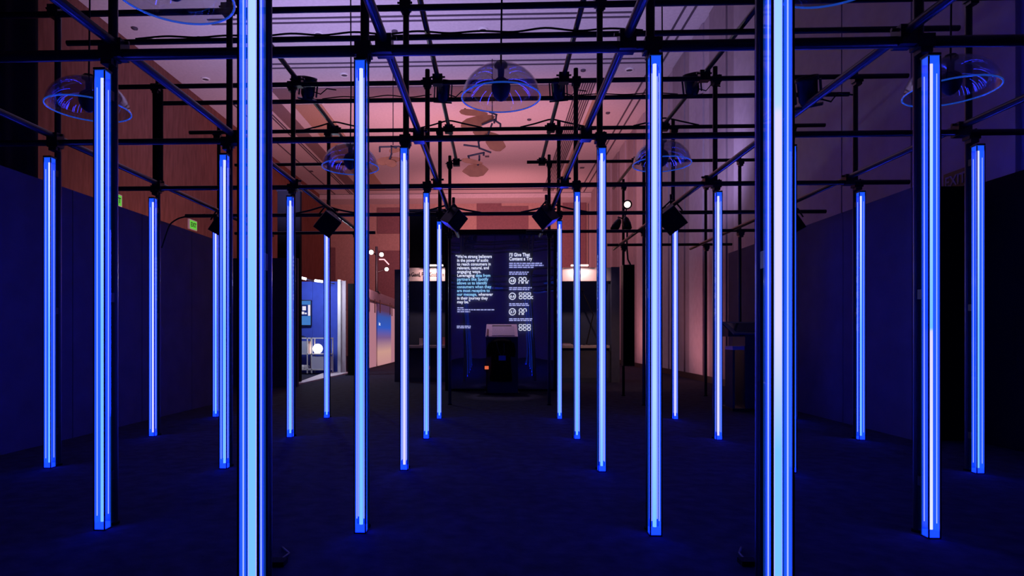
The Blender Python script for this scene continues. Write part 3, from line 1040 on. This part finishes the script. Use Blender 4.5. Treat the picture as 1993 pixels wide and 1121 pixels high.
t = thing('indicator_box', 'small orange lit box at the left foot of the lectern plinth', 'indicator', (p.x, YL - 0.05, 0))
MB().bbox(p.x, q.x, YL - 0.10, YL - 0.03, p.z, q.z).build('lit_face', ORG, t)
MB().bbox(p.x - 0.01, q.x + 0.01, YL - 0.03, YL - 0.002, p.z - 0.01, q.z + 0.01).build('case', BLACKP, t)
MB().path([((p.x + q.x) / 2, YL - 0.05, p.z), ((p.x + q.x) / 2, YL - 0.05, 0.0)], 0.012, 8).build('post', BLACKP, t)

# ------------------------------------------------------------------ booths
def booth(x0, x1, xw0, xw1, ytop, sign, label, lampx):
    YB = 13.9
    a, b = at(x0, 740, YB), at(x1, 740, YB)
    zt = at(x0, 521, YB).z
    zh = at(x0, 547, YB).z
    zc = at(x0, 672, YB).z
    t = thing('exhibit_booth', label, 'booth', ((a.x + b.x) / 2, YB, 0))
    MB().bbox(a.x, b.x, YB + 0.70, YB + 0.76, 0, zt).build('back_panel', SLATE, t)
    MB().bbox(a.x, b.x, YB + 0.02, YB + 0.08, zh, zt).build('header', WHITE, t)
    for xx in (a.x, b.x - 0.05):
        MB().bbox(xx, xx + 0.05, YB + 0.08, YB + 0.70, 0, zt).build('side_panel', SLATE, t)
    ct = MB().bbox(a.x + 0.05, b.x - 0.05, YB - 0.05, YB + 0.45, zc - 0.06, zc).build('counter_top', WHITE, t)
    MB().bbox(a.x + 0.06, b.x - 0.06, YB + 0.02, YB + 0.06, 0.04, zc - 0.06).build('counter_front', GREY, t)
    MB().bbox(a.x + 0.06, b.x - 0.06, YB + 0.0, YB + 0.10, 0.0, 0.10).build('kick_board', SLATE, t)
    p, q = at(xw0, 745, YB - 0.05), at(xw1, 745, YB - 0.05)
    zw = at(xw0, ytop, YB).z
    MB().bbox(p.x, q.x, YB - 0.05, YB + 0.70, 0, zw).build('wing_panel', GREY, t)
    # picture light over the header
    lx = at(lampx, 517, YB - 0.12)
    MB().bbox(lx.x - 0.19, lx.x + 0.19, YB - 0.16, YB - 0.08, zt + 0.02, zt + 0.05).build('picture_light', LAMPW, t)
    MB().path([(lx.x - 0.12, YB - 0.12, zt + 0.05), (lx.x - 0.12, YB + 0.05, zt + 0.02)], 0.01, 6).path([(lx.x + 0.12, YB - 0.12, zt + 0.05), (lx.x + 0.12, YB + 0.05, zt + 0.02)], 0.01, 6).build('lamp_arm', PIPE, t)
    l = lamp('picture_lamp', 'SPOT', (lx.x, YB - 0.34, zt + 0.08), 32.0, (1.0, 0.52, 0.46), (lx.x, YB + 0.03, zh + 0.1), 2.4, 0.9, 0.03)
    l.parent = t
    l.matrix_parent_inverse = Matrix.Translation(-Vector(t.location))
    for s, xa, xb in sign:
        pp = at(xa, 538, YB + 0.014)
        text_part('sign_lettering', s, pp, 0.135, BLACKP, t, at(xb, 538, YB + 0.014).x - pp.x, 0.001)
    return t, zc, YB


LAMPW = emit('warm_white_lamp', (1.0, 0.80, 0.72), 3.0)
bL, zc, YB = booth(780, 871, 768, 780, 525, [('e', 796, 799), ('Good, F', 801, 823.5), ('Good', 836, 849.5), ('n th', 861, 870)], 'white topped exhibit booth left of the mirrored display, with a lit sign header', 846)
bR, _, _ = booth(1079, 1190, 1190, 1206, 520, [], 'exhibit booth right of the mirrored display, with a lit blank header', 1128)

# things on the booth counters
def card(px0, px1, py0, py1, label, colA):
    p, q = at(px0, py1, YB + 0.05), at(px1, py0, YB + 0.05)
    t = thing('display_card', label, 'card', ((p.x + q.x) / 2, YB + 0.05, zc))
    MB().bbox(p.x, q.x, YB + 0.05, YB + 0.07, zc + 0.012, q.z).build('card', colA, t)
    MB().bbox(p.x - 0.01, q.x + 0.01, YB + 0.01, YB + 0.11, zc, zc + 0.012).build('stand', WHITE, t)


CARDP = principled('pink_card', (0.75, 0.35, 0.40), 0.5, noise=(0.6, 0.25, 0.3), nscale=30)
card(816, 823, 658, 672, 'small pale display card standing on the left booth counter', WHITE)
card(861, 870, 656, 672, 'small pink display card at the right end of the left booth counter', CARDP)
p, q = at(1080, 674, YB + 0.1), at(1114, 668, YB + 0.1)
t = thing('brochure_tray', 'low white tray of brochures on the right booth counter', 'tray', ((p.x + q.x) / 2, YB + 0.14, zc))
MB().bbox(p.x, q.x, YB + 0.02, YB + 0.26, zc, zc + 0.02).build('tray', WHITE, t)
MB().bbox(p.x + 0.02, q.x - 0.04, YB + 0.04, YB + 0.24, zc + 0.02, zc + 0.045).build('brochures', PALE2, t)
# dark desk lamp on the right counter
c = at(1150, 668, YB + 0.25)
t = thing('desk_lamp', 'dark desk lamp with a slanting arm on the right booth counter', 'lamp', (c.x, YB + 0.25, zc))
MB().lathe([(0.001, zc + 0.02), (0.08, zc + 0.02), (0.09, zc)], (c.x - 0.1, YB + 0.25, 0), 18).build('base', BLACKP, t)
MB().path([(c.x - 0.1, YB + 0.25, zc + 0.02), (c.x + 0.06, YB + 0.28, zc + 0.7), at(1131, 562, YB + 0.3)], 0.012, 8).build('arm', BLACKP, t)
hd = at(1131, 562, YB + 0.3)
MB().lathe([(0.02, 0.07), (0.035, 0.03), (0.08, -0.05)], hd, 16).build('shade', BLACKP, t)

# ------------------------------------------------------------------ bright blue room on the left
YR = 17.2
a, b = at(560, 727, YR), at(657, 727, YR)
zt = at(600, 548, YR).z
t = thing('blue_wall_panel', 'bright blue feature wall of the small lit room at left', 'wall panel', ((a.x + b.x) / 2, YR, 0))
w3 = (b.x - a.x) / 2
for i in range(2):
    MB().bbox(a.x + w3 * i + .002, a.x + w3 * (i + 1) - .002, YR, YR + 0.08, 0, zt).build('board', BLUEWALL, t)
p, q = at(657, 729, YR - 0.3), at(663, 729, YR - 0.3)
t = thing('end_wall', 'white edged end wall closing the blue room on its right', 'wall panel', ((p.x + q.x) / 2, YR - 0.3, 0))
MB().bbox(p.x, q.x, YR - 0.3, YR + 0.08, 0, at(660, 546, YR).z).build('white_edge', WHITE, t)
r_ = at(677, 727, YR)
MB().bbox(q.x, r_.x, YR - 0.24, YR - 0.18, 0, at(660, 548, YR).z).build('return_panel', RWALL, t)
p, q = at(677, 735, 16.2), at(691, 735, 16.2)
o = MB().bbox(p.x, q.x, 16.2, 16.3, 0, at(680, 552, 16.2).z).bbox(p.x - .04, q.x + .04, 16.1, 16.4, 0, 0.02).build('black_side_panel', CLOTH)
tag(o, 'narrow black panel just right of the blue room', 'panel')
# white platform floor with slanted front edge
c1, c2, c3, c4 = at_z(560, 752, 0.02), at_z(664, 729, 0.02), at(664, 727, YR), at(560, 727, YR)
o = MB().prism([(c1.x, c1.y, 0.0), (c2.x, c2.y, 0.0), (c2.x, YR, 0.0), (c1.x - 0.6, YR, 0.0)], (0, 0, 0.03)).build('platform_floor', WHITE)
tag(o, 'white raised floor of the small blue room', 'platform')
# television
TVY = YR - 0.06
p, q = at(572, 634, TVY), at(606, 584, TVY)
t = thing('television', 'wall mounted screen on the blue wall', 'television', ((p.x + q.x) / 2, TVY, p.z))
MB().bbox(p.x, q.x, TVY - 0.03, TVY + 0.06, p.z, q.z).build('casing', BLACKP, t)
TVB = emit('screen_blue', (0.06, 0.22, 0.62), 0.9)
TVD = emit('screen_dark', (0.015, 0.03, 0.20), 0.9)
TVW = emit('screen_white', (0.85, 0.80, 0.95), 0.95)


def scr(x0, x1, y0, y1, m, name='screen_image', d=0.034):
    p, q = at(x0, y1, TVY - d), at(x1, y0, TVY - d)
    MB().bbox(p.x, q.x, TVY - d - 0.004, TVY - d, p.z, q.z).build(name, m, t)


scr(573.5, 604.5, 585.5, 593, TVB)
scr(573.5, 604.5, 593.2, 614.8, TVD)
scr(573.5, 604.5, 615, 632.5, TVB)
scr(599.5, 604, 593.5, 614.5, TVW, 'screen_sidebar', 0.04)
for i, (x, y, w, h) in enumerate(((582, 604, 5, 8), (588.5, 609, 7, 5), (592, 600, 7, 8), (579, 612, 4, 4), (595, 610, 4, 3))):
    scr(x - w / 2, x + w / 2, y - h / 2, y + h / 2, TVW, 'screen_figure', 0.042)
# shelf unit
SY = 16.5
t = thing('shelf_unit', 'white open shelf unit against the blue wall', 'shelf', (at(615, 725, SY).x, SY, 0.03))


def sb(x0, x1, y0, y1, name, m=WHITE, d0=0.0, d1=0.32):
    p, q = at(x0, y1, SY), at(x1, y0, SY)
    return MB().bbox(p.x, q.x, SY + d0, SY + d1, max(p.z, 0.03), q.z).build(name, m, t)


sb(572, 642, 657, 659.3, 'shelf_board')
sb(572, 642, 688.3, 690, 'shelf_board')
sb(572, 642, 718, 720.5, 'shelf_board')
for x in (572, 597, 605.5, 641):
    sb(x, x + 1.8, 657, 731, 'shelf_post', WHITE, 0.0, 0.04)
    sb(x, x + 1.8, 657, 731, 'shelf_post', WHITE, 0.28, 0.32)
sb(606, 641, 694, 718, 'lower_cabinet', principled('pale_lilac_board', (0.50, 0.50, 0.66), 0.6), 0.02, 0.30)
sb(573, 596, 664, 688, 'upper_cabinet', principled('pale_grey_board', (0.45, 0.50, 0.68), 0.6), 0.02, 0.30)
# things on it
p, q = at(599, 688.3, SY + .1), at(604, 664, SY + .1)
o = MB().bbox(p.x, q.x, SY + 0.08, SY + 0.26, p.z, q.z).bbox(p.x + .01, q.x - .01, SY + 0.07, SY + 0.09, p.z + .05, q.z - .03).build('record_box', principled('peach_box', (0.9, 0.62, 0.55), 0.5))
tag(o, 'peach coloured upright box beside the globe lamp', 'box')
c = at(618.5, 678.5, SY + 0.14)
R = 9.6 * SY / F_PX
t = thing('globe_lamp', 'glowing white globe lamp on the white shelf', 'lamp', (c.x, c.y, c.z - R))
GLOBE = emit('globe_glow', (1.0, 0.93, 0.88), 3.0)
MB().lathe([(max(0.001, R * math.sin(math.pi * k / 16)), -R * math.cos(math.pi * k / 16)) for k in range(17)], c, 28).build('globe', GLOBE, t)
MB().lathe([(0.05, -R - 0.0), (0.05, -R + 0.025), (0.001, -R + 0.025)], c, 16).build('base_ring', CHROME, t)
for k, (x, lab) in enumerate(((579, 'white mug at the left on the bottom shelf'), (588, 'white mug in the middle of the bottom shelf'), (596, 'white mug beside the shelf post on the bottom shelf'))):
    c = at(x, 718, SY + 0.12)
    t = thing('mug', lab, 'mug', c)
    MB().lathe([(0.001, 0.002), (0.045, 0.0), (0.055, 0.04), (0.055, 0.11), (0.050, 0.11), (0.048, 0.02), (0.001, 0.015)], c, 16).build('cup', WHITE, t)
    MB().path([c + Vector((0.052, 0, 0.09)), c + Vector((0.085, 0, 0.08)), c + Vector((0.085, 0, 0.045)), c + Vector((0.052, 0, 0.03))], 0.007, 6).build('handle', WHITE, t)
p, q = at(574, 657, SY + .1), at(592, 654, SY + .1)
zb = at(580, 657, SY).z
for dx, z0, z1, lab in ((0.0, zb, zb + 0.028, 'wider dark book lying on top of the white shelf'), (0.05, zb + 0.028, zb + 0.052, 'smaller dark book lying on another book on the shelf')):
    t = thing('book', lab, 'book', ((p.x + q.x) / 2, SY + 0.15, z0))
    MB().bbox(p.x, q.x - dx, SY + 0.05, SY + 0.25, z0, z0 + 0.004).bbox(p.x, q.x - dx, SY + 0.05, SY + 0.25, z1 - 0.004, z1).bbox(p.x, p.x + 0.004, SY + 0.05, SY + 0.25, z0 + 0.004, z1 - 0.004).build('cover', BLACKP, t)
    MB().bbox(p.x + 0.005, q.x - dx - 0.006, SY + 0.056, SY + 0.244, z0 + 0.005, z1 - 0.005).build('page_block', SLATE, t)
# tube lights over the room
for x0, x1, y0, y1, lab in ((580, 596, 539, 543, 'left white linear lamp over the blue room'), (612.5, 628, 546, 548, 'right white linear lamp over the blue room')):
    p, q = at(x0, y0, 15.9), at(x1, y1, 15.9)
    t = thing('linear_lamp', lab, 'lamp', p)
    MB().path([p, q], 0.032, 10).build('lamp_body', emit('cool_white_lamp', (0.92, 0.92, 1.0), 4.0), t)
    MB().path([q, q + Vector((0.22, 0.35, -0.03))], 0.012, 6).path([p, p + Vector((0.05, 1.2, -0.02))], 0.012, 6).build('lamp_arm', PIPE, t)
lamp('room_lamp', 'POINT', (at(590, 600, 15.7).x, 15.7, 2.4), 80, (0.75, 0.82, 1.0), radius=0.12)
lamp('room_lamp', 'POINT', (at(635, 600, 15.8).x, 15.8, 2.4), 45, (0.75, 0.82, 1.0), radius=0.12)

# ------------------------------------------------------------------ corridor with barn doors
XW = -4.12
t = thing('corridor_wall', 'pale corridor wall with sliding doors far left of the aisle', 'wall panel', (XW, 19.0, 0))
zt = 2.54
for y0, y1 in ((18.6, 20.6), (20.6, 22.8), (22.8, 26.0)):
    MB().bbox(XW - 0.1, XW, y0 + .003, y1 - .003, 0, zt).build('board', RWALL, t)
MB().path([(XW + 0.05, 18.6, 2.18), (XW + 0.05, 25.8, 2.18)], 0.035, 8).build('door_rail', PIPE, t)


def slide(y0, y1, mat, lab, x=XW + 0.06, z0=0.04, z1=2.1):
    tt = thing('sliding_door', lab, 'door', (x, (y0 + y1) / 2, 0))
    MB().bbox(x, x + 0.04, y0, y1, z0, z1).build('door_leaf', mat, tt)
    for y in (y0 + 0.25, y1 - 0.25):
        MB().bbox(x + 0.04, x + 0.055, y - 0.05, y + 0.05, z1 - 0.30, z1 + 0.14).build('hanger', PIPE, tt)
    return tt


LITD = emit('lit_pale_door', (0.85, 0.36, 0.46), 0.5)
GRAD = emit_ramp('lit_gradient_panel', [(0.0, (0.85, 0.40, 0.42)), (0.22, (0.95, 0.50, 0.42)), (0.45, (0.30, 0.16, 0.42)), (0.62, (0.05, 0.16, 0.85)), (0.80, (0.06, 0.14, 0.60)), (0.90, (0.16, 0.06, 0.14)), (1.0, (0.16, 0.06, 0.14))], 0.62)
slide(18.9, 20.3, LITD, 'backlit pale sliding door at the near end of the corridor')
gd = slide(20.45, 22.9, GRAD, 'backlit sliding door panel with a blue to peach gradient', XW + 0.11, 0.05, 2.12)
slide(23.1, 24.6, LITD, 'backlit pale sliding door at the far end of the corridor')
tp = at_x(737, 633, XW + 0.155)
text_part('panel_lettering', 'ix', (XW + 0.16, tp.y, tp.z), 0.16, TXW, gd, 0.30, 0.004, rot=(math.pi / 2, 0, math.pi / 2))

# spotlights on a stand
t = thing('spotlight_stand', 'black pole with three small lit spotlights on top of the corridor wall', 'spotlight', (at(733, 566, 21.2).x, 21.2, 2.54))
q = at(733, 480, 21.2)
MB().path([(q.x, 21.2, 2.56), (q.x, 21.2, q.z)], 0.045, 10).build('stand_pole', PIPE, t)
MB().bbox(q.x - 0.09, q.x + 0.12, 21.0, 21.4, 2.54, 2.58).build('stand_base', PIPE, t)
SPOTW = emit('spot_glow', (1.0, 0.86, 0.80), 5.0)
for px, py, r in ((742.5, 495.5, 4.2), (752.5, 524, 3.8), (722.5, 491, 4.5)):
    c = at(px, py, 21.1)
    R = r * 21.1 / F_PX
    d = Vector((0.1, -1, -0.25)).normalized()
    rot = d.to_track_quat('Z', 'Y').to_matrix()
    MB().lathe([(0.001, 0.03), (R, 0.0)], c, 16, rot).build('lens', SPOTW, t)
    MB().lathe([(R * 1.08, 0.0), (R * 1.08, -0.18), (R * 0.7, -0.28), (0.001, -0.28)], c, 16, rot).build('lamp_can', BLACKP, t)
    MB().path([c - d * 0.2, (q.x, 21.2, c.z - 0.1)], 0.02, 6).build('bracket', PIPE, t)
p1, p2 = at(738, 505, 21.1), at(748, 505, 21.1)
MB().path([p1, p2, at(757, 515, 21.1)], 0.025, 8).build('cross_arm', CHROME, t)
l = lamp('corridor_lamp', 'POINT', at(748, 535, 19.2), 40, (1.0, 0.45, 0.5), radius=0.1)

# ------------------------------------------------------------------ right side: lit lamp and column speaker on the far pole
px6 = CX[2]
c = at(1221, 398, 10.5)
t = thing('spotlight', 'warm lit spotlight high on the far right scaffold pole', 'spotlight', (c.x, 10.5, c.z - 0.1))
R = 0.055
d = Vector((-0.10, -1, -0.15)).normalized()
rot = d.to_track_quat('Z', 'Y').to_matrix()
MB().lathe([(0.001, 0.012), (R * 0.6, 0.009), (R, 0.0)], c, 18, rot).build('lens', emit('warm_spot_glow', (1.0, 0.72, 0.62), 1.8), t)
MB().lathe([(R, 0.005), (R * 1.4, 0.02), (R * 1.4, -0.10), (R * 0.8, -0.16), (0.001, -0.16)], c, 18, rot).build('lamp_can', BLACKP, t)
MB().path([c - d * 0.1, (c.x, 10.62, c.z - 0.15), (px6, ROW[6] + BACK, c.z - 0.18)], 0.012, 6).build('bracket', PIPE, t)
lamp('far_spot', 'SPOT', c + Vector((0.0, 0.35, 0.0)), 90, (1.0, 0.45, 0.25), (2.6, 13.2, 0.0), 1.0, 0.8, 0.05)
for k, (px, py, lab) in enumerate(((1200, 438, 'unlit spotlight hanging left of the far right scaffold pole'), (1220, 435, 'unlit spotlight hanging right of the far right scaffold pole'))):
    c = at(px, py, 10.55)
    t = thing('spotlight', lab, 'spotlight', c)
    d = Vector((-0.5 if k == 0 else 0.15, -0.2, -0.85)).normalized()
    rot = d.to_track_quat('Z', 'Y').to_matrix()
    MB().lathe([(0.001, 0.07), (0.05, 0.075), (0.065, 0.10), (0.068, 0.0), (0.05, -0.08), (0.025, -0.12), (0.001, -0.12)], c, 16, rot).build('lamp_can', BLACKP, t)
    MB().path([c - d * 0.08, c - d * 0.08 + Vector((0, 0.05, 0.08)), (px6, ROW[6] + BACK, c.z + 0.14)], 0.012, 6).build('bracket', PIPE, t)
p, q = at(1211, 712, 10.5), at(1233, 516, 10.5)
t = thing('column_speaker', 'tall black column speaker hanging on the far right scaffold pole', 'speaker', ((p.x + q.x) / 2, 10.5, p.z))
MB().bbox(p.x, q.x, 10.42, 10.62, p.z, q.z).build('cabinet', BLACKP, t)
MB().bbox(p.x + .01, q.x - .01, 10.412, 10.42, p.z + .02, q.z - .02).build('grille', CLOTH, t)
MB().bbox((p.x + q.x) / 2 - .03, (p.x + q.x) / 2 + .03, 10.62, 10.72, q.z - .3, q.z - .2).build('bracket', PIPE, t)
MB().path([at(1228, 517, 10.5), at(1222, 505, 10.5), at(1220, 480, 10.5), at(1221, 440, 10.55)], 0.014, 6).build('power_lead', RUBBER, t)

# kiosk on the right
KY = 8.55
a, b = at(1427, 790, KY), at(1480, 790, KY)
zt = at(1440, 629, KY + 0.4).z
t = thing('touch_kiosk', 'dark kiosk with a slanted top near the right partition', 'kiosk', ((a.x + b.x) / 2, KY, 0))
zf = at(1475, 652, KY).z
KM = principled('kiosk_laminate', (0.035, 0.035, 0.07), 0.25, noise=(0.03, 0.03, 0.06), nscale=5)
x0, x1 = a.x, a.x + 0.52
prof = [(KY, 0.04), (KY + 0.45, 0.04), (KY + 0.45, zt), (KY, zf)]
MB().prism([(x0 + 0.16, y, z) for y, z in prof], (x1 - x0 - 0.16, 0, 0)).build('body', KM, t)
MB().prism([(x0, KY + 0.18, zf - 0.02), (x0, KY + 0.45, zf - 0.02), (x0, KY + 0.45, zt), (x0, KY + 0.18, zf + (zt - zf) * 0.4)], (0.16, 0, 0)).build('side_wing', KM, t)
sl = Vector((0, 0.45, zt - zf)).normalized()
MB().prism([(x0 + 0.01, KY + 0.01, zf + 0.004), (x1 - 0.01, KY + 0.01, zf + 0.004), (x1 - 0.01, KY + 0.44, zt + 0.004), (x0 + 0.01, KY + 0.44, zt + 0.004)], (0, 0, 0.018)).build('screen_bezel', SLATE, t)
MB().prism([(x0 + 0.06, KY + 0.06, zf + 0.024 + 0.05 * (zt - zf) / .45), (x1 - 0.06, KY + 0.06, zf + 0.024 + 0.05 * (zt - zf) / .45), (x1 - 0.06, KY + 0.39, zf + 0.024 + 0.38 * (zt - zf) / .45), (x0 + 0.06, KY + 0.39, zf + 0.024 + 0.38 * (zt - zf) / .45)], (0, 0, 0.006)).build('screen', principled('kiosk_screen', (0.02, 0.04, 0.07), 0.08), t)
pz = at(1440, 674, KY).z
MB().bbox(x0, x0 + 0.18, KY + 0.02, KY + 0.30, pz - 0.05, pz).build('side_shelf', principled('lilac_shelf', (0.55, 0.42, 0.60), 0.5), t)
MB().bbox(x0, x0 + 0.03, KY + 0.02, KY + 0.30, 0.04, pz - 0.05).build('shelf_leg', KM, t)
MB().bbox(x0 - 0.01, x1 + 0.01, KY - 0.01, KY + 0.46, 0, 0.04).build('plinth', BLACKP, t)

# ------------------------------------------------------------------ exit signs
EXG = emit('exit_green', (0.14, 0.62, 0.06), 0.85)
def exit_left(px, py, lab):
    p = at_x(px, py, XL)
    t = thing('exit_sign', lab, 'exit sign', (XL, p.y, p.z))
    MB().bbox(XL, XL + 0.05, p.y - 0.23, p.y + 0.23, p.z - 0.145, p.z + 0.145).build('casing', CHROME, t)
    MB().bbox(XL + 0.05, XL + 0.056, p.y - 0.20, p.y + 0.20, p.z - 0.12, p.z + 0.12).build('lit_face', EXG, t)
    text_part('sign_lettering', 'EXIT', (XL + 0.058, p.y - 0.16, p.z - 0.06), 0.18, BLACKP, t, 0.32, 0.003, rot=(math.pi / 2, 0, math.pi / 2))


exit_left(373, 438, 'green exit sign on the red wall above the left partition')
exit_left(222, 388, 'second green exit sign mostly hidden behind the second row left tube')
p = at_x(1864, 351, XR - 0.05)
t = thing('exit_sign', 'dark unlit exit sign on the right wall above the black partition', 'exit sign', (XR - 0.05, p.y, p.z))
MB().bbox(XR - 0.10, XR - 0.05, p.y - 0.20, p.y + 0.13, p.z - 0.09, p.z + 0.09).build('casing', BLACKP, t)
text_part('sign_lettering', 'EXIT', (XR - 0.102, p.y + 0.11, p.z - 0.055), 0.15, principled('dull_letters', (0.25, 0.25, 0.4), 0.6), t, 0.28, 0.003, rot=(math.pi / 2, 0, -math.pi / 2))

# small floor boxes near the front tubes
for px, py, lab in ((541, 1099, 'small black floor box right of the front left tube'), (1455, 1098, 'small black floor box left of the front right tube')):
    p = at_z(px, py, 0.0)
    t = thing('floor_box', lab, 'floor box', p)
    MB().bbox(p.x - 0.035, p.x + 0.035, p.y - 0.03, p.y + 0.03, 0, 0.022).build('case', CLOTH, t)
    MB().path([p + Vector((0.0, 0.03, 0.01)), p + Vector((0.01, 0.12, 0.008)), p + Vector((-0.05 if px < 900 else 0.05, 0.2, 0.008))], 0.006, 6).build('lead', RUBBER, t)
